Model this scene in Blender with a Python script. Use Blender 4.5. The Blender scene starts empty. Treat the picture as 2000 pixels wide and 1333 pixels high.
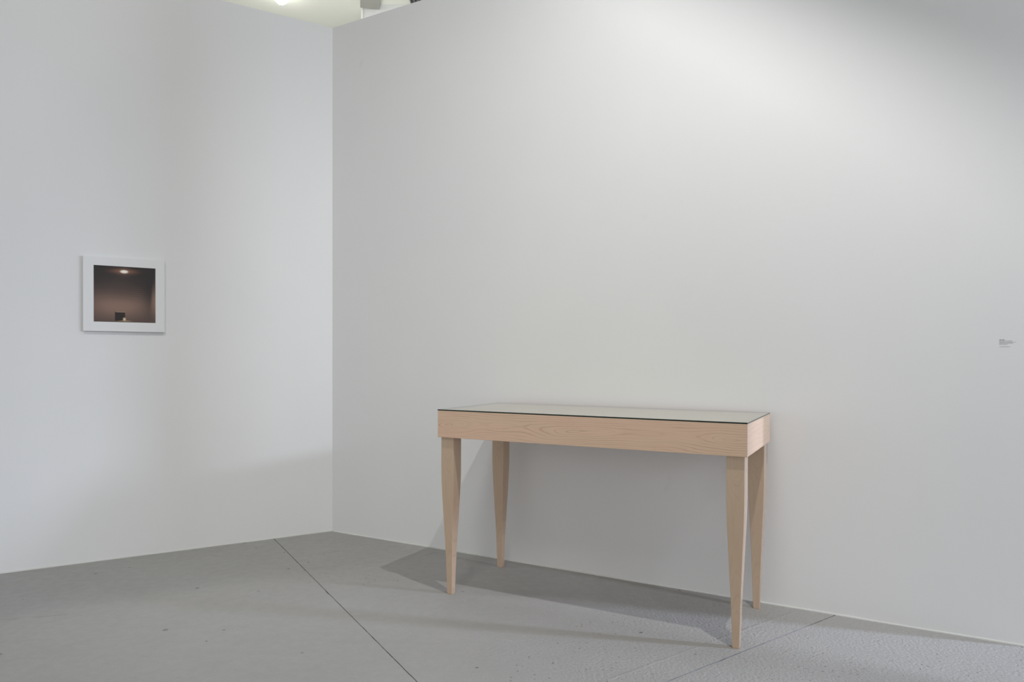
import bpy, bmesh, math, random
from mathutils import Vector, Matrix, noise
random.seed(7)
scn = bpy.context.scene
COL = scn.collection

# ------------------------------------------------------------------ geometry of the place
H = 3.3821                                    # height of the partition walls
CAM_H = 1.17
C0 = Vector((-1.2077, 4.7119, 0))             # foot of the corner between the two walls
DL = Vector((-0.85546, -0.51786, 0))          # along the left wall, from the corner
DR = Vector((0.86960, -0.49376, 0))           # along the right wall, from the corner
NL = Vector((0.51786, -0.85546, 0))           # out of the left wall, into the room
NR = Vector((-0.49376, -0.86960, 0))          # out of the right wall, into the room
UP = Vector((0, 0, 1))
def on_left(s, d, z): return C0 + DL*s + NL*d + UP*z
def on_right(s, d, z): return C0 + DR*s + NR*d + UP*z
TA = math.radians(-61.907)
TO = Vector((-0.3657, 3.4512, 0))             # front left corner of the table on the floor
TX = Vector((-math.sin(TA), -math.cos(TA), 0)); TY = Vector((math.cos(TA), -math.sin(TA), 0))
def tab(u, v, z): return TO + TX*u + TY*v + UP*z

# ------------------------------------------------------------------ camera
cam_d = bpy.data.cameras.new('camera'); cam = bpy.data.objects.new('camera', cam_d); COL.objects.link(cam)
F_PX = 1368.54; pit = -0.0071; rol = 0.0020
fw = Vector((0, math.cos(pit), math.sin(pit))); up0 = Vector((0, -math.sin(pit), math.cos(pit))); x0 = Vector((1, 0, 0))
rt = x0*math.cos(rol) + up0*math.sin(rol); upv = -x0*math.sin(rol) + up0*math.cos(rol)
M = Matrix((rt, upv, -fw)).transposed().to_4x4(); M.translation = Vector((0, 0, CAM_H))
cam.matrix_world = M
cam_d.sensor_width = 36; cam_d.lens = 36*F_PX/2000; cam_d.shift_y = (709.26-666.5)/2000
cam_d.clip_start = 0.05; cam_d.clip_end = 100
scn.camera = cam

# ------------------------------------------------------------------ world, lights, exposure
vs = scn.view_settings
vs.view_transform = 'Standard'; vs.look = 'None'; vs.gamma = 1; vs.use_curve_mapping = False; vs.exposure = 0.0
w = bpy.data.worlds.new('world'); scn.world = w; w.use_nodes = True
bg = w.node_tree.nodes['Background']; bg.inputs[0].default_value = (0.955, 0.965, 0.975, 1); bg.inputs[1].default_value = 0.93

def aim(o, p): o.rotation_euler = (Vector(p) - o.location).to_track_quat('-Z', 'Y').to_euler()
def spot(name, loc, target, watts, half_deg, blend, radius, col):
    d = bpy.data.lights.new(name, 'SPOT'); d.energy = watts; d.spot_size = math.radians(2*half_deg); d.spot_blend = blend
    d.shadow_soft_size = radius; d.color = col
    o = bpy.data.objects.new(name, d); COL.objects.link(o); o.location = loc; aim(o, target); return o
def area(name, loc, target, watts, sx, sy, col, spread=180):
    d = bpy.data.lights.new(name, 'AREA'); d.shape = 'RECTANGLE'; d.size = sx; d.size_y = sy; d.energy = watts; d.color = col; d.spread = math.radians(spread)
    o = bpy.data.objects.new(name, d); COL.objects.link(o); o.location = loc; aim(o, target); return o
# track spotlight on the hall ceiling, right of the table and in front of it (its housing and an added light-cutting flap are built below)
KEY = tab(2.10, -0.86, 4.48)
spot('track_flood_key', KEY, on_right(1.5, 1.2, 0), 6, 62, 0.9, 0.030, (1.0, 0.985, 0.96))
spot('track_spot_key', KEY, on_right(2.25, 0, 1.15), 250, 49, 1.0, 0.030, (1.0, 0.985, 0.96))
# broad flood added behind the camera as fill for the left wall
spot('fill_flood_left', (-1.2, -0.2, 4.6), on_left(0.4, 0, 1.8), 152, 44, 0.9, 0.40, (1.0, 0.985, 0.96))
# weak flood added further right to lift the dim top of the right wall
spot('fill_flood_right', (2.2, -1.6, 4.6), on_right(3.5, 0, 2.7), 55, 34, 1.0, 0.12, (1.0, 0.985, 0.96))
# lamp over the space behind the left wall, spilling over the top of the wall
spot('lamp_behind_wall', on_left(3.0, -0.38, 4.95), on_left(3.0, 1.3, 0), 120, 43, 0.8, 0.06, (1.0, 0.95, 0.88))
# daylight from the openings past the end of the right wall
area('window_daylight_far', on_right(7.0, -0.75, 2.2), tab(1.2, 0.2, 0.2), 17, 0.2, 0.8, (0.67, 0.76, 1.0), 60)
area('window_daylight_near', on_right(7.0, 0.45, 2.45), on_left(0.8, 0, 1.2), 74, 0.3, 0.35, (0.80, 0.86, 1.0))
# added fill hidden behind the partitions, aimed up to brighten the hall ceiling
area('ceiling_fill', (-2.0, 6.6, 3.2), (-1.8, 7.0, 5.0), 27, 2.0, 0.8, (1.0, 0.99, 0.93))

# ------------------------------------------------------------------ helpers
def tag(o, label=None, cat=None, group=None, kind=None):
    if label: o['label'] = label
    if cat: o['category'] = cat
    if group: o['group'] = group
    if kind: o['kind'] = kind
    return o
def empty(name, mat=None, loc=(0, 0, 0)):
    o = bpy.data.objects.new(name, None); COL.objects.link(o)
    o.empty_display_size = 0.05
    if mat is not None: o.matrix_world = mat
    else: o.location = loc
    return o
def obj(name, bm, mat, parent=None, loc=None, smooth=False):
    me = bpy.data.meshes.new(name)
    bmesh.ops.recalc_face_normals(bm, faces=bm.faces[:])
    bm.to_mesh(me); bm.free()
    for m in (mat if isinstance(mat, (list, tuple)) else [mat]): me.materials.append(m)
    if smooth:
        for p in me.polygons: p.use_smooth = True
    o = bpy.data.objects.new(name, me); COL.objects.link(o)
    if parent: o.parent = parent
    if loc is not None: o.location = loc
    return o
def box(bm, a, b, bevel=0.0, seg=2):
    """axis aligned box from corner a to corner b"""
    r = bmesh.ops.create_cube(bm, size=1)
    vsl = r['verts']; a = Vector(a); b = Vector(b)
    for v in vsl: v.co = Vector([a[i] + (v.co[i] + .5)*(b[i]-a[i]) for i in range(3)])
    if bevel:
        ed = list({e for v in vsl for e in v.link_edges})
        bmesh.ops.bevel(bm, geom=ed, offset=bevel, segments=seg, affect='EDGES', profile=.5)
    return bm
def prism(bm, pts, z0, z1, bevel=0.0):
    lo = [bm.verts.new((p[0], p[1], z0)) for p in pts]; hi = [bm.verts.new((p[0], p[1], z1)) for p in pts]
    n = len(pts)
    bm.faces.new(lo[::-1]); top = bm.faces.new(hi)
    for i in range(n): bm.faces.new((lo[i], lo[(i+1) % n], hi[(i+1) % n], hi[i]))
    if bevel: bmesh.ops.bevel(bm, geom=list(top.edges), offset=bevel, segments=2, affect='EDGES', profile=.5)
    return bm
def cyl(bm, p, q, r, n=24, r2=None):
    p = Vector(p); q = Vector(q); d = q-p
    m = Matrix.Translation((p+q)/2) @ d.to_track_quat('Z', 'Y').to_matrix().to_4x4()
    bmesh.ops.create_cone(bm, cap_ends=True, segments=n, radius1=r, radius2=r if r2 is None else r2, depth=d.length, matrix=m)
    return bm

class NT:
    """small node helper"""
    def __init__(s, name):
        s.m = bpy.data.materials.new(name); s.m.use_nodes = True; s.t = s.m.node_tree; s.n = s.t.nodes
        s.b = s.n['Principled BSDF']; s.out = s.n['Material Output']
    def add(s, typ, **kw):
        nd = s.n.new(typ)
        for k, v in kw.items(): setattr(nd, k, v)
        return nd
    def set(s, sock, v):
        if hasattr(v, 'is_output') or isinstance(v, bpy.types.NodeSocket): s.t.links.new(v, sock)
        else: sock.default_value = v
    def math(s, op, a, b=0.0, c=0.0, clamp=False):
        nd = s.add('ShaderNodeMath', operation=op, use_clamp=clamp)
        for i, v in enumerate((a, b, c)): s.set(nd.inputs[i], v)
        return nd.outputs[0]
    def mix(s, f, a, b, blend='MIX'):
        nd = s.add('ShaderNodeMix', data_type='RGBA', blend_type=blend)
        s.set(nd.inputs[0], f); s.set(nd.inputs[6], a); s.set(nd.inputs[7], b)
        return nd.outputs[2]
    def coord(s, which='Object'): return s.add('ShaderNodeTexCoord').outputs[which]
    def xyz(s, v):
        nd = s.add('ShaderNodeSeparateXYZ'); s.set(nd.inputs[0], v); return nd.outputs
    def comb(s, x, y, z):
        nd = s.add('ShaderNodeCombineXYZ')
        for i, v in enumerate((x, y, z)): s.set(nd.inputs[i], v)
        return nd.outputs[0]
    def noise(s, vec, scale, detail=2, rough=.5, out=0):
        nd = s.add('ShaderNodeTexNoise'); s.set(nd.inputs['Vector'], vec)
        nd.inputs['Scale'].default_value = scale; nd.inputs['Detail'].default_value = detail; nd.inputs['Roughness'].default_value = rough
        return nd.outputs[out]
    def ramp(s, v, lo, hi, t0=0.0, t1=1.0, smooth=True):
        nd = s.add('ShaderNodeMapRange', interpolation_type='SMOOTHSTEP' if smooth else 'LINEAR')
        s.set(nd.inputs[0], v); s.set(nd.inputs[1], lo); s.set(nd.inputs[2], hi); s.set(nd.inputs[3], t0); s.set(nd.inputs[4], t1)
        return nd.outputs[0]
    def bump(s, h, strength, dist, prev=None):
        nd = s.add('ShaderNodeBump'); s.set(nd.inputs['Height'], h)
        nd.inputs['Strength'].default_value = strength; nd.inputs['Distance'].default_value = dist
        if prev is not None: s.t.links.new(prev, nd.inputs['Normal'])
        return nd.outputs[0]
def plain(name, col, rough=.6, metal=0.0, emit=None, power=0):
    t = NT(name); t.b.inputs['Base Color'].default_value = (*col, 1); t.b.inputs['Roughness'].default_value = rough
    t.b.inputs['Metallic'].default_value = metal
    if emit: t.b.inputs['Emission Color'].default_value = (*emit, 1); t.b.inputs['Emission Strength'].default_value = power
    return t.m

# ------------------------------------------------------------------ materials
def mat_wall():
    t = NT('white wall paint'); o = t.coord()
    big = t.noise(o, 0.9, 3, .5); fine = t.noise(o, 260, 2, .6); mid = t.noise(o, 14, 3, .6)
    c = t.mix(t.ramp(big, .3, .7), (0.775, 0.78, 0.785, 1), (0.80, 0.80, 0.80, 1))
    smudge = t.ramp(t.noise(o, 5.5, 2, .4), .735, .80)
    c = t.mix(t.math('MULTIPLY', smudge, .12), c, (0.55, 0.55, 0.55, 1))
    t.set(t.b.inputs['Base Color'], c); t.b.inputs['Roughness'].default_value = .62; t.b.inputs['Specular IOR Level'].default_value = .3
    n = t.bump(fine, .12, .0006); n = t.bump(mid, .12, .002, n)
    t.set(t.b.inputs['Normal'], n); return t.m
def mat_ceiling():
    t = NT('greenish white ceiling paint'); o = t.coord()
    c = t.mix(t.noise(o, 1.3, 3), (0.74, 0.76, 0.68, 1), (0.79, 0.80, 0.73, 1))
    t.set(t.b.inputs['Base Color'], c); t.b.inputs['Roughness'].default_value = .8
    t.set(t.b.inputs['Normal'], t.bump(t.noise(o, 60, 3), .2, .003)); return t.m

def seg_dist(t, x, y, a, b):
    """distance of (x, y) to the segment a-b"""
    ax, ay = a; bx, by = b; dx, dy = bx-ax, by-ay; L2 = dx*dx+dy*dy
    px = t.math('SUBTRACT', x, ax); py = t.math('SUBTRACT', y, ay)
    k = t.math('DIVIDE', t.math('ADD', t.math('MULTIPLY', px, dx), t.math('MULTIPLY', py, dy)), L2, clamp=True)
    qx = t.math('SUBTRACT', px, t.math('MULTIPLY', k, dx)); qy = t.math('SUBTRACT', py, t.math('MULTIPLY', k, dy))
    return t.math('SQRT', t.math('ADD', t.math('MULTIPLY', qx, qx), t.math('MULTIPLY', qy, qy)))
def mat_floor():
    t = NT('grey painted concrete'); o = t.coord(); X, Y, Z = t.xyz(o)[:3]
    big = t.noise(o, 0.8, 4, .55); mid = t.noise(o, 7, 4, .6)
    c = t.mix(t.ramp(big, .3, .7), (0.318, 0.312, 0.302, 1), (0.350, 0.344, 0.333, 1))
    c = t.mix(t.math('MULTIPLY', t.ramp(mid, .45, .75), .25), c, (0.31, 0.31, 0.306, 1))
    # warm worn zone towards the lower left
    # chips: sparse dark pits, more of them inside a few worn patches
    worn = None
    for (cx, cy, r) in ((1.22, 2.52, .40), (1.62, 2.66, .25), (0.25, 2.62, .38), (0.42, 3.02, .22), (-0.72, 3.72, .17), (0.28, 2.72, .30), (-1.0, 3.75, .2)):
        d = t.math('SQRT', t.math('ADD', t.math('POWER', t.math('SUBTRACT', X, cx), 2), t.math('POWER', t.math('SUBTRACT', Y, cy), 2)))
        k = t.ramp(d, r, r*.2)
        worn = k if worn is None else t.math('MAXIMUM', worn, k)
    v = t.add('ShaderNodeTexVoronoi'); t.set(v.inputs['Vector'], o); v.inputs['Scale'].default_value = 9; v.inputs['Randomness'].default_value = 1
    dd = t.math('ADD', v.outputs['Distance'], t.math('MULTIPLY', t.math('SUBTRACT', t.noise(o, 70, 2), .5), .06))
    keep = t.ramp(t.xyz(v.outputs['Color'])[0], .50, .52)
    siz = t.math('MULTIPLY', t.xyz(v.outputs['Color'])[1], .09)
    pit = t.math('MULTIPLY', t.math('LESS_THAN', dd, t.math('ADD', siz, .012)), keep)
    v2 = t.add('ShaderNodeTexVoronoi'); t.set(v2.inputs['Vector'], o); v2.inputs['Scale'].default_value = 42
    d2 = t.math('ADD', v2.outputs['Distance'], t.math('MULTIPLY', t.math('SUBTRACT', t.noise(o, 160, 2), .5), .15))
    keep2 = t.math('GREATER_THAN', t.math('ADD', t.xyz(v2.outputs['Color'])[0], t.math('MULTIPLY', worn, .62)), 1.02)
    pit2 = t.math('MULTIPLY', t.math('LESS_THAN', d2, .16), keep2)
    pits = t.math('MAXIMUM', pit, pit2)
    # hairline cracks
    wob = t.math('MULTIPLY', t.math('SUBTRACT', t.noise(o, 9, 3), .5), .03)
    Xw = t.math('ADD', X, wob); Yw = t.math('ADD', Y, t.math('MULTIPLY', wob, .7))
    cr = None
    for a, b in CRACKS:
        d = seg_dist(t, Xw, Yw, a, b); k = t.ramp(d, .0035, .001)
        cr = k if cr is None else t.math('MAXIMUM', cr, k)
    cr = t.math('MULTIPLY', cr, t.ramp(t.noise(o, 6, 2), .38, .5))
    dark = t.math('MAXIMUM', t.math('MULTIPLY', pits, .72), t.math('MULTIPLY', cr, .5))
    c = t.mix(dark, c, (0.13, 0.125, 0.12, 1))
    # small pale paint flecks
    v3 = t.add('ShaderNodeTexVoronoi'); t.set(v3.inputs['Vector'], o); v3.inputs['Scale'].default_value = 14
    fl = t.math('MULTIPLY', t.math('LESS_THAN', v3.outputs['Distance'], .045), t.math('GREATER_THAN', t.xyz(v3.outputs['Color'])[0], .86))
    c = t.mix(t.math('MULTIPLY', fl, .35), c, (0.6, 0.6, 0.58, 1))
    # raised trowel ridge beside the joint
    rid = None
    for a, b in RIDGES:
        d = seg_dist(t, Xw, Yw, a, b); k = t.ramp(d, .011, .002)
        rid = k if rid is None else t.math('MAXIMUM', rid, k)
    t.set(t.b.inputs['Base Color'], c)
    # rougher, more pebbled coating towards the right
    rough_zone = t.ramp(t.math('ADD', X, t.math('MULTIPLY', t.noise(o, 2.2, 2), .8)), .0, 1.3, .25, 1)
    peb = t.math('MULTIPLY', t.noise(o, 75, 3, .55), rough_zone)
    t.b.inputs['Specular IOR Level'].default_value = .42
    t.set(t.b.inputs['Roughness'], t.ramp(t.noise(o, 20, 3), .3, .7, .46, .60))
    n = t.bump(peb, .75, .008); n = t.bump(t.noise(o, 4, 3, .5), .4, .012, n)
    n = t.bump(t.math('SUBTRACT', t.math('MULTIPLY', rid, .55), dark), .7, .003, n)
    t.set(t.b.inputs['Normal'], n); return t.m
def wood(name, seed=0.0, axis='X', flare=.035, light=0.0, figure=.60):
    """pale maple: growth rings cut along the board, so that they nest as long arches"""
    t = NT(name); o = t.coord(); X, Y, Z = t.xyz(o)[:3]
    if axis == 'Z': L, A, B = Z, X, Y
    elif axis == 'Y': L, A, B = Y, Z, X
    else: L, A, B = X, Z, Y
    L = t.math('ADD', L, seed)
    n1 = t.noise(t.comb(t.math('MULTIPLY', L, 1.6), t.math('MULTIPLY', A, 4), t.math('ADD', B, seed)), 1.0, 2, .5)
    n2 = t.noise(t.comb(t.math('MULTIPLY', L, 3.0), t.math('MULTIPLY', A, 16), seed), 1.0, 3, .55)
    a = t.math('ADD', A, t.math('MULTIPLY', t.math('SUBTRACT', n2, .5), .022))
    dep = t.math('ADD', t.math('MULTIPLY', t.math('SINE', t.math('MULTIPLY', L, 4.6)), flare), t.math('MULTIPLY', t.math('SUBTRACT', n1, .5), .16))
    r = t.math('SQRT', t.math('ADD', t.math('POWER', a, 2), t.math('POWER', dep, 2)))
    ring = t.math('FRACT', t.math('MULTIPLY', r, 105))
    line = t.ramp(t.math('ABSOLUTE', t.math('SUBTRACT', ring, .5)), .16, .02)
    soft = t.math('SINE', t.math('MULTIPLY', r, 330))
    fib = t.noise(t.comb(t.math('MULTIPLY', L, 5), t.math('MULTIPLY', A, 260), t.math('MULTIPLY', B, 260)), 1.0, 3, .6)
    tone = t.noise(t.comb(t.math('MULTIPLY', L, 2.0), t.math('MULTIPLY', A, 8), t.math('MULTIPLY', B, 8)), 1.0, 2)
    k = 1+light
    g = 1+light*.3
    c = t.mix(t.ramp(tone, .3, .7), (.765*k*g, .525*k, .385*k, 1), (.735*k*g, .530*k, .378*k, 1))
    vis = t.ramp(t.noise(t.comb(t.math('MULTIPLY', L, 5), t.math('MULTIPLY', A, 25), 3.3), 1.0, 2), .42, .62, .18, .85)
    c = t.mix(t.math('MULTIPLY', line, t.math('MULTIPLY', vis, figure)), c, (.44, .25, .165, 1))
    c = t.mix(t.math('MULTIPLY', t.ramp(soft, -1, 1), .07), c, (.42, .29, .20, 1))
    c = t.mix(t.math('MULTIPLY', t.ramp(fib, .45, .8), .14), c, (.42, .28, .19, 1))
    t.set(t.b.inputs['Base Color'], c); t.b.inputs['Roughness'].default_value = .27; t.b.inputs['Specular IOR Level'].default_value = .5
    t.b.inputs['Coat Weight'].default_value = .35; t.b.inputs['Coat Roughness'].default_value = .15
    t.set(t.b.inputs['Normal'], t.bump(fib, .05, .0006)); return t.m
def mat_glass():
    t = NT('clear plate glass'); t.n.remove(t.b)
    tr = t.add('ShaderNodeBsdfTransparent'); tr.inputs[0].default_value = (.86, .94, .89, 1)
    gl = t.add('ShaderNodeBsdfGlossy'); gl.inputs['Roughness'].default_value = .02; gl.inputs['Color'].default_value = (1, 1, .985, 1)
    fr = t.add('ShaderNodeFresnel'); fr.inputs[0].default_value = 1.52
    mx = t.add('ShaderNodeMixShader')
    # a thin slab reflects 2F/(1+F) on the side the ray enters and lets it through on the side it leaves
    geo = t.add('ShaderNodeNewGeometry')
    f2 = t.math('DIVIDE', t.math('MULTIPLY', fr.outputs[0], 2.0), t.math('ADD', fr.outputs[0], 1.0))
    f2 = t.math('MULTIPLY', f2, t.math('SUBTRACT', 1.0, geo.outputs['Backfacing']))
    t.t.links.new(f2, mx.inputs[0]); t.t.links.new(tr.outputs[0], mx.inputs[1]); t.t.links.new(gl.outputs[0], mx.inputs[2])
    t.t.links.new(mx.outputs[0], t.out.inputs[0]); return t.m
def mat_print():
    """the photographic print: a dark room with a ceiling lamp, a lit wall of boards and an open screen on a table"""
    t = NT('dark photographic print'); u, v = t.xyz(t.coord('UV'))[:2]
    v = t.math('SUBTRACT', 1.0, v)                           # 0 at the top
    def gl(cx, cy, rx, ry, p=2.0):
        a = t.math('POWER', t.math('ABSOLUTE', t.math('DIVIDE', t.math('SUBTRACT', u, cx), rx)), 2); b = t.math('POWER', t.math('ABSOLUTE', t.math('DIVIDE', t.math('SUBTRACT', v, cy), ry)), 2)
        return t.math('EXPONENT', t.math('MULTIPLY', t.math('POWER', t.math('ADD', a, b), p/2), -1.0))
    def rect(x0, x1, y0, y1, s=.006):
        a = t.math('MULTIPLY', t.ramp(u, x0-s, x0+s), t.ramp(u, x1+s, x1-s)); b = t.math('MULTIPLY', t.ramp(v, y0-s, y0+s), t.ramp(v, y1+s, y1-s))
        return t.math('MULTIPLY', a, b)
    c = t.mix(t.ramp(v, 0, 1), (.030, .025, .025, 1), (.085, .060, .053, 1))
    c = t.mix(t.math('MULTIPLY', gl(.40, .70, .46, .22), .95), c, (.32, .20, .155, 1))
    c = t.mix(t.math('MULTIPLY', gl(.42, .40, .28, .30), .45), c, (.085, .06, .053, 1))
    ln = t.ramp(t.math('SINE', t.math('MULTIPLY', t.math('ADD', v, t.math('MULTIPLY', u, -.035)), 165)), .5, 1)
    lz = t.math('MULTIPLY', t.math('MULTIPLY', ln, t.ramp(u, .25, .8)), t.math('MULTIPLY', t.ramp(v, .05, .3), t.ramp(v, .66, .5)))
    c = t.mix(t.math('MULTIPLY', lz, .45), c, (.016, .014, .014, 1))
    c = t.mix(t.math('MULTIPLY', gl(.9, .35, .10, .4), .6), c, (.028, .024, .026, 1))
    c = t.mix(t.math('MULTIPLY', t.math('MULTIPLY', gl(1.0, .62, .07, .24), t.ramp(t.math('ADD', u, t.math('MULTIPLY', v, .09)), .965, .99)), .9), c, (.30, .19, .135, 1))
    c = t.mix(t.math('MULTIPLY', gl(.48, .085, .17, .040), .65), c, (.42, .19, .11, 1))
    c = t.mix(t.math('MULTIPLY', gl(.485, .085, .09, .075), .30), c, (.24, .15, .12, 1))
    c = t.mix(gl(.485, .09, .064, .030, 5), c, (1, .93, .82, 1))
    c = t.mix(t.math('MULTIPLY', rect(.335, .50, .815, .975), .96), c, (.022, .019, .018, 1))
    c = t.mix(t.math('MULTIPLY', rect(.35, .50, .812, .824, .004), .6), c, (.45, .33, .22, 1))
    c = t.mix(t.math('MULTIPLY', rect(.50, .507, .82, .90, .003), .5), c, (.25, .17, .12, 1))
    c = t.mix(gl(.50, .982, .095, .014, 4), c, (.42, .30, .19, 1))
    c = t.mix(t.math('MULTIPLY', rect(.41, .59, .985, 1.0, .006), .85), c, (.03, .022, .018, 1))
    c = t.mix(gl(.487, .945, .022, .026, 3), c, (.80, .62, .42, 1))
    t.set(t.b.inputs['Base Color'], c); t.b.inputs['Roughness'].default_value = .35; t.b.inputs['Specular IOR Level'].default_value = .3
    return t.m

CRACKS = [((-1.12, 3.87), (-0.62, 4.05)), ((-0.62, 4.05), (-0.45, 4.20)), ((-2.30, 3.10), (-2.02, 3.17)), ((-1.35, 4.05), (-0.9, 4.30))]
RIDGES = [((0.30, 2.50), (1.10, 3.08)), ((1.10, 3.08), (1.30, 3.22))]
WALL = mat_wall(); CEIL = mat_ceiling(); FLOOR = mat_floor()
WOOD_F = wood('pale maple board', 0.0); WOOD_S = wood('pale maple end board', 4.1, 'Y', .02, 0.02, .25)
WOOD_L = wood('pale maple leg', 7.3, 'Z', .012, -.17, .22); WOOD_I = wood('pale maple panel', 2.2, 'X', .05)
GLASS = mat_glass(); GEDGE = plain('dark green glass edge', (.012, .020, .014), .12)
FRAME = plain('satin white frame paint', (.775, .78, .785), .5)
PRINT = mat_print(); INK = plain('grey black lettering', (.10, .10, .10), .7)
BEAD = plain('white paint bead', (.66, .665, .64), .6)
BEAMM = plain('dull grey beam paint', (.33, .33, .30), .7); DARK = plain('dark louvre metal', (.10, .10, .10), .5)
SLAT = plain('mid grey slat metal', (.16, .16, .15), .5)
ROD = plain('white painted post', (.85, .85, .82), .5)
GROUT = plain('dark joint filler', (.10, .098, .092), .9)

# ------------------------------------------------------------------ structure: walls
TH = 0.14
def xy(p): return (p.x, p.y)
# mitred outer corner of the two partitions
den = DL.x*DR.y - DL.y*DR.x
P1 = C0 - NL*TH; P2 = C0 - NR*TH
dlt = P2-P1; tt = (dlt.x*DR.y - dlt.y*DR.x)/den
MIT = P1 + DL*tt
bm = prism(bmesh.new(), [xy(C0), xy(on_left(4.2, 0, 0)), xy(on_left(4.2, -TH, 0)), xy(MIT)], 0, H, .002)
tag(obj('wall_left', bm, WALL), 'white painted partition wall on the left that carries the framed picture', 'wall', kind='structure')
R_END = 3.83
bm = prism(bmesh.new(), [xy(C0), xy(on_right(R_END, 0, 0)), xy(on_right(R_END, -TH, 0)), xy(MIT)], 0, H, .002)
tag(obj('wall_right', bm, WALL), 'white painted partition wall behind the wooden table, right of the corner', 'wall', kind='structure')

bm = prism(bmesh.new(), [xy(on_right(4.32, .50, 0)), xy(on_right(4.48, .50, 0)), xy(on_right(4.48, .66, 0)), xy(on_right(4.32, .66, 0))], 0, 5.0, .004)  # unseen column, added so that its shadow stripes the left wall
tag(obj('shade_column', bm, WALL), 'slim white square column added out of view past the right wall to shade the left wall', 'column', kind='structure')

# uneven paint bead where wall meets floor
def bead(name, label, fn, s0, s1, seed):
    bm = bmesh.new(); prev = None; n = int((s1-s0)/.012)
    for i in range(n+1):
        s = s0 + (s1-s0)*i/n
        a = noise.noise(Vector((s*2.3, seed, 0))); b = noise.noise(Vector((s*19, seed, 3)))
        h = .0052 + .0035*a + .0014*b; d = .0042 + .0028*noise.noise(Vector((s*3.1, seed, 7))) + .0012*b
        h = max(h, .0008); d = max(d, .0008)
        ring = [bm.verts.new(fn(s, 0.0, 0.0)), bm.verts.new(fn(s, d*1.2, 0.0)), bm.verts.new(fn(s, d, h*.8)), bm.verts.new(fn(s, 0.0, h))]
        if prev:
            for k in range(4): bm.faces.new((prev[k], prev[(k+1) % 4], ring[(k+1) % 4], ring[k]))
        else: bm.faces.new(ring)
        prev = ring
    bm.faces.new(prev[::-1])
    return tag(obj(name, bm, BEAD), label, 'trim', kind='structure')
bead('trim_1', 'uneven white paint bead along the foot of the left wall', on_left, .004, 3.4, 1.5)
bead('trim_2', 'uneven white paint bead along the foot of the right wall', on_right, .012, 3.82, 8.2)

# ------------------------------------------------------------------ structure: floor slabs between saw cut joints
J1a = Vector((-1.5175, 4.4840)); J1b = Vector((-0.3391, 2.5178)); j1 = (J1b-J1a).normalized()
J2a = Vector((1.4953, 3.1993)); J2b = Vector((0.5570, 2.5217)); j2 = (J2a-J2b).normalized()
d0 = J2a-J1a; kk = (d0.x*j2.y - d0.y*j2.x)/(j1.x*j2.y - j1.y*j2.x); X12 = J1a + j1*kk     # where the joints cross
floor = empty('floor'); tag(floor, 'grey painted concrete floor of large slabs with saw cut joints', 'floor', kind='structure')
G = .0015; FAR = 14.0
def quad_slab(sa, sb):
    """slab in the quadrant of the crossing along sign sa of joint 1 and sign sb of joint 2"""
    a = j1*sa; b = j2*sb; o = X12 + a*.0028 + b*.0018
    n = 90
    def edge(p, q, inward):
        L = (q-p).length; pts = []
        m = int(min(L, 8)/.03)
        for i in range(m):
            s = 8.0*i/m
            j = .0013*noise.noise(Vector((s*17, p.x*3+sa*5, p.y*2+sb))) + .03*max(0, noise.noise(Vector((s*7, sa*3.0, sb*2.0)))-.38)
            pts.append(p + (q-p).normalized()*s + inward*(j))
        pts.append(q); return pts
    pa = o + a*FAR; pb = o + b*FAR; pc = o + a*FAR + b*FAR
    pts = edge(o, pa, b) + [pc] + edge(o, pb, a)[::-1][:-1]
    return prism(bmesh.new(), pts, -.10, 0, 0)
for sa in (-1, 1):
    for sb in (-1, 1):
        obj('slab', quad_slab(sa, sb), FLOOR, floor)
bm = bmesh.new()
box(bm, (-.012, -14, -.10), (.012, 14, -.004))
jn = obj('joint_filler', bm, GROUT, floor); jn.location = (X12.x, X12.y, 0); jn.rotation_euler.z = math.atan2(j1.y, j1.x) - math.pi/2
bm = bmesh.new(); box(bm, (-.012, -14, -.10), (.012, 14, -.0042))
jn = obj('joint_filler', bm, GROUT, floor); jn.location = (X12.x, X12.y, 0); jn.rotation_euler.z = math.atan2(j2.y, j2.x) - math.pi/2

# ------------------------------------------------------------------ structure: hall ceiling and the hall wall seen over the partitions
CZ = 5.0
bm = bmesh.new(); box(bm, (-12, -8, CZ), (12, 13, CZ+.15))
tag(obj('ceiling', bm, CEIL), 'greenish white hall ceiling seen above the tops of the partition walls', 'ceiling', kind='structure')

def pix(x, y, Yd):
    """world point on the plane Y = Yd (used once, to stand the far things where they are)"""
    a = (x-1000)/F_PX; b = -(y-709.26)/F_PX
    r = rt*a + upv*b + fw
    return Vector((0, 0, CAM_H)) + r*(Yd/r.y)
YB = 7.62
pL = pix(709, 30, YB)
bm = bmesh.new(); box(bm, (pL.x, YB, 0), (4.5, YB+.14, CZ))
tag(obj('wall_back', bm, WALL), 'white hall wall beyond the partitions, seen above the right wall top', 'wall', kind='structure')
bm = bmesh.new(); box(bm, (pL.x-.02, YB-.012, 0), (pL.x+.004, YB+.15, CZ-.05), .003)
tag(obj('trim_3', bm, ROD), 'thin white post at the left end of the far hall wall', 'trim', kind='structure')

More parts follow.
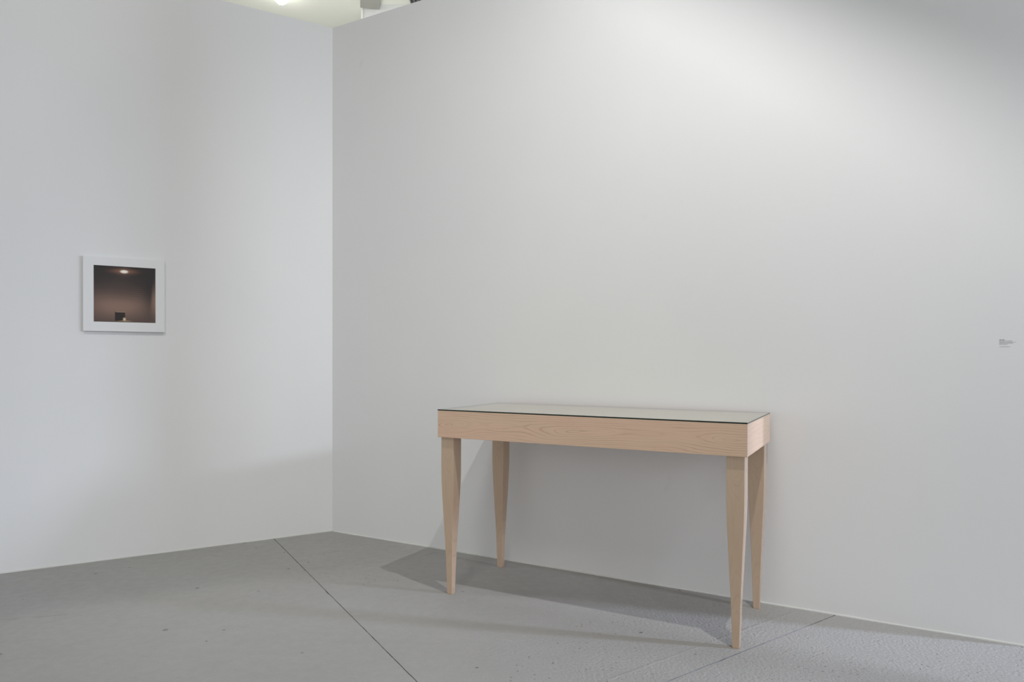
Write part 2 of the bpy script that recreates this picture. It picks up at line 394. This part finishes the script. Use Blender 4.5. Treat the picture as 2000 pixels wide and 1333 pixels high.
# ------------------------------------------------------------------ hall beam and louvre
b0 = pix(722, 17, YB-.02); b1 = pix(742, -4, YB-1.2)
be = empty('ceiling_beam', loc=(b0.x, b0.y, b0.z)); tag(be, 'dull grey beam end under the ceiling beside the thin white post', 'beam')
ddir = Vector((0.25, -1.0, 0)).normalized(); sid = Vector((ddir.y, -ddir.x, 0))
bm = bmesh.new()
def obox(bm, o, ex, ey, x0, x1, y0, y1, z0, z1):
    r = bmesh.ops.create_cube(bm, size=1)
    for v in r['verts']:
        c = v.co + Vector((.5, .5, .5)); v.co = o + ex*(x0+c.x*(x1-x0)) + ey*(y0+c.y*(y1-y0)) + UP*(z0+c.z*(z1-z0))
z_b = b0.z - b0.z
obox(bm, Vector((0, 0, 0)), ddir, sid, 0, 3.5, -.10, .10, 0, .02)
obj('flange', bm, BEAMM, be)
bm = bmesh.new(); obox(bm, Vector((0, 0, 0)), ddir, sid, 0, 3.5, -.012, .012, .02, CZ-b0.z-.02)
obj('web', bm, BEAMM, be)
bm = bmesh.new(); obox(bm, Vector((0, 0, 0)), ddir, sid, 0, 3.5, -.10, .10, CZ-b0.z-.02, CZ-b0.z)
obj('flange', bm, BEAMM, be)

lv = empty('ceiling_vent', loc=(-1.10, 7.13, CZ-.004)); tag(lv, 'dark slatted vent in the hall ceiling above the right wall top', 'vent')
VW, VL = .36, .46
bm = bmesh.new(); box(bm, (0, 0, -.006), (VW, VL, 0)); obj('backing', bm, DARK, lv)
sm = None
for i in range(9):
    if sm is None:
        bm = bmesh.new(); box(bm, (0, 0, -.024), (.012, VL, -.006)); o = obj('slat', bm, SLAT, lv); sm = o.data
    else:
        o = bpy.data.objects.new('slat', sm); COL.objects.link(o); o.parent = lv
    o.location = (.004 + (VW-.022)*i/8, 0, 0)

# ------------------------------------------------------------------ the key spotlight on its track, above the frame
def wallv(ds, dd, dz): return DR*ds + NR*dd + UP*dz          # dd: out of the right wall
ks = (KEY-C0).dot(DR); kd = (KEY-C0).dot(NR)
e1 = wallv(2.57-ks, -kd, 2.93-KEY.z).normalized(); e4 = wallv(3.774-ks, -kd, 2.107-KEY.z).normalized(); e3 = (e1+e4).normalized()
kl = empty('track_spotlight', loc=tuple(KEY)); tag(kl, 'white track spotlight with an added flap that cuts its light, above the table near the hall ceiling', 'lamp')
FD = .34
q1 = e1*(FD/e1.dot(e3)); q4 = e4*(FD/e4.dot(e3)); ed_ = (q4-q1).normalized(); mid_ = (q1+q4)/2
outw = ed_.cross(e3).normalized()
if outw.z < 0: outw = -outw
bm = bmesh.new()
cs = [mid_ - ed_*.42, mid_ + ed_*.42, mid_ + ed_*.42 + outw*.30 - e3*.12, mid_ - ed_*.42 + outw*.30 - e3*.12]
f1 = [bm.verts.new(c) for c in cs]; f2 = [bm.verts.new(c - e3*.002 + outw*.0005) for c in cs]
bm.faces.new(f1); bm.faces.new(f2[::-1])
for k in range(4): bm.faces.new((f1[k], f1[(k+1) % 4], f2[(k+1) % 4], f2[k]))
obj('cut_flap', bm, DARK, kl)  # added flap, shaped so its edge cuts the key light on the right wall
bm = bmesh.new(); cyl(bm, (0, 0, .04), (0, 0, .20), .05, 24, .045); obj('housing', bm, ROD, kl)
bm = bmesh.new(); cyl(bm, (0, 0, .20), (0, 0, CZ-KEY.z), .015, 12); cyl(bm, Vector((0, 0, .18)), cs[2], .005, 8); cyl(bm, Vector((0, 0, .18)), cs[3], .005, 8)
obj('bracket', bm, ROD, kl)

# ------------------------------------------------------------------ ceiling lamp over the far space
lp = pix(549, -5, 7.0); lp = Vector((0, 0, CAM_H)) + (lp - Vector((0, 0, CAM_H)))*((CZ-.05-CAM_H)/(lp.z-CAM_H))
la = empty('ceiling_lamp', loc=tuple(lp)); tag(la, 'glowing round ceiling lamp above the top of the left wall', 'lamp')
bm = bmesh.new(); cyl(bm, (0, 0, .02), (0, 0, CZ-lp.z), .085, 32, .085); obj('housing', bm, ROD, la, smooth=False)
bm = bmesh.new(); bmesh.ops.create_uvsphere(bm, u_segments=24, v_segments=12, radius=.07)
obj('bulb', bm, plain('lit lamp glass', (1, 1, 1), .4, emit=(1, .98, .92), power=22), la, smooth=True)

# ------------------------------------------------------------------ the table
TM = Matrix((TX, TY, UP)).transposed().to_4x4(); TM.translation = TO
TL, TD, ZT, ZA = 1.4676, 0.6058, 0.9161, 0.7791
GT = .006; AZ = ZT-GT
table = empty('display_table', TM)
tag(table, 'pale maple display table with glass top and four tapered legs by the right wall', 'table')
AP = .020
cxm = TL/2
def board(name, a, b, mat, off):
    bm = bmesh.new(); a = Vector(a); b = Vector(b); c = (a+b)/2
    box(bm, a-c, b-c, .0012, 2); return obj(name, bm, mat, table, loc=tuple(c))
board('front_apron', (0, 0, ZA), (TL, AP, AZ), WOOD_F, 0)
board('back_apron', (0, TD-AP, ZA), (TL, TD, AZ), WOOD_F, 0)
board('side_apron', (0.0002, AP, ZA), (AP, TD-AP, AZ), WOOD_S, 0)
board('side_apron', (TL-AP, AP, ZA), (TL-.0002, TD-AP, AZ), WOOD_S, 0)
board('case_bottom', (AP, AP, ZA+.004), (TL-AP, TD-AP, ZA+.016), WOOD_I, 0)
# glass plate: clear faces, dark polished edge
bm = bmesh.new(); box(bm, (0, 0, AZ), (TL, TD, ZT))
bm.normal_update()
for f in bm.faces: f.material_index = 0 if abs(f.normal.z) > .5 else 1
gp = obj('glass_top', bm, [GLASS, GEDGE], table); gp['label'] = 'clear glass plate with dark green edge'
# legs
IX, IY, LW, LB = .0122, .0130, .0716, .0282
prof = [(ZA, LW), (.66, LW), (.60, LW*.995), (.55, LW*.965), (.48, LW*.895), (.40, LW*.80), (.20, LB+(LW-LB)*.265), (.004, LB+.0006), (0, LB-.001)]
def leg_mesh():
    bm = bmesh.new(); prev = None
    for z, wd in prof:
        h = wd/2; r = .0016
        pts = [(h-r, -h), (h, -h+r), (h, h-r), (h-r, h), (-h+r, h), (-h, h-r), (-h, -h+r), (-h+r, -h)]
        ring = [bm.verts.new((x, y, z)) for x, y in pts]
        if prev:
            for k in range(8): bm.faces.new((prev[k], prev[(k+1) % 8], ring[(k+1) % 8], ring[k]))
        else: bm.faces.new(ring)
        prev = ring
    bm.faces.new(prev[::-1]); return bm
first = None
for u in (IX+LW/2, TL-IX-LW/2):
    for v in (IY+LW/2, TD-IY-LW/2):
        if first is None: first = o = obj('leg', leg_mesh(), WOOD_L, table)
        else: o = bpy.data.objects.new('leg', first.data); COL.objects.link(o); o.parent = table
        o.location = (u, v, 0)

# ------------------------------------------------------------------ the framed picture on the left wall
PM = Matrix((-DL, -NL, UP)).transposed().to_4x4()      # x to the right, y into the wall, z up
PM.translation = on_left(1.2225, 0, 1.5310)
pic = empty('framed_picture', PM)
tag(pic, 'white framed dark photograph of a lamp-lit room hanging on the left wall', 'picture')
w2, h2 = .2065, .2125; T0 = .024
ix0, ix1, iz0, iz1 = -.1555, .1580, -.1590, .1625
bm = bmesh.new()
outer = [(-w2, -h2), (w2, -h2), (w2, h2), (-w2, h2)]; inner = [(ix0, iz0), (ix1, iz0), (ix1, iz1), (ix0, iz1)]
def ringv(pts, y): return [bm.verts.new((x, y, z)) for x, z in pts]
of = ringv(outer, -T0); ob = ringv(outer, 0); inf = ringv(inner, -T0); inb = ringv(inner, -T0+.004)
for k in range(4):
    q = (k+1) % 4
    bm.faces.new((of[k], of[q], inf[q], inf[k])); bm.faces.new((of[k], ob[k], ob[q], of[q])); bm.faces.new((inf[k], inf[q], inb[q], inb[k]))
bm.faces.new(ob); bm.faces.new(inb[::-1])
obj('frame', bm, FRAME, pic)
bm = bmesh.new(); uvl = bm.loops.layers.uv.new('UVMap')
vsq = [bm.verts.new((x, -T0+.0025, z)) for x, z in inner]; f = bm.faces.new(vsq)
for lp_, uvc in zip(f.loops, ((0, 0), (1, 0), (1, 1), (0, 1))): lp_[uvl].uv = uvc
me = bpy.data.meshes.new('print'); 
r = bmesh.ops.extrude_face_region(bm, geom=[f]); 
for e in r['geom']:
    if isinstance(e, bmesh.types.BMVert): e.co.y += .0012
bm.normal_update()
obj('print', bm, PRINT, pic)['label'] = 'dark brown photograph of a room with a glowing lamp and an open screen'

# ------------------------------------------------------------------ wall text at the right edge
WM = Matrix((DR, -NR, UP)).transposed().to_4x4(); WM.translation = on_right(3.6970, 0, 1.2330)
txt = empty('wall_text', WM); tag(txt, 'tiny block of grey vinyl lettering on the right wall near its right end', 'label')
lines = [(1.2482, 3.7140, .0026, 1), (1.2438, 3.7385, .0019, 0), (1.2388, 3.7520, .0019, 0), (1.2345, 3.7430, .0019, 0), (1.2302, 3.7245, .0019, 0), (1.2200, 3.7330, .0019, 0)]
for z, send, hh, bold in lines:
    bm = bmesh.new(); x = 0.0; L = send-3.6970
    while x < L:
        wl = random.randint(2, 8)
        for k in range(wl):
            if x > L: break
            cw = random.uniform(.0007, .0011)*(1.25 if bold else 1); tall = random.random() < .3
            box(bm, (x, -.0003, 0), (x+cw*(.62 if not bold else .85), 0, hh*(1.25 if tall else .85)))
            x += cw*1.15
        x += .0011
    obj('text_line', bm, INK, txt, loc=(0, 0, z-1.2330-hh/2))
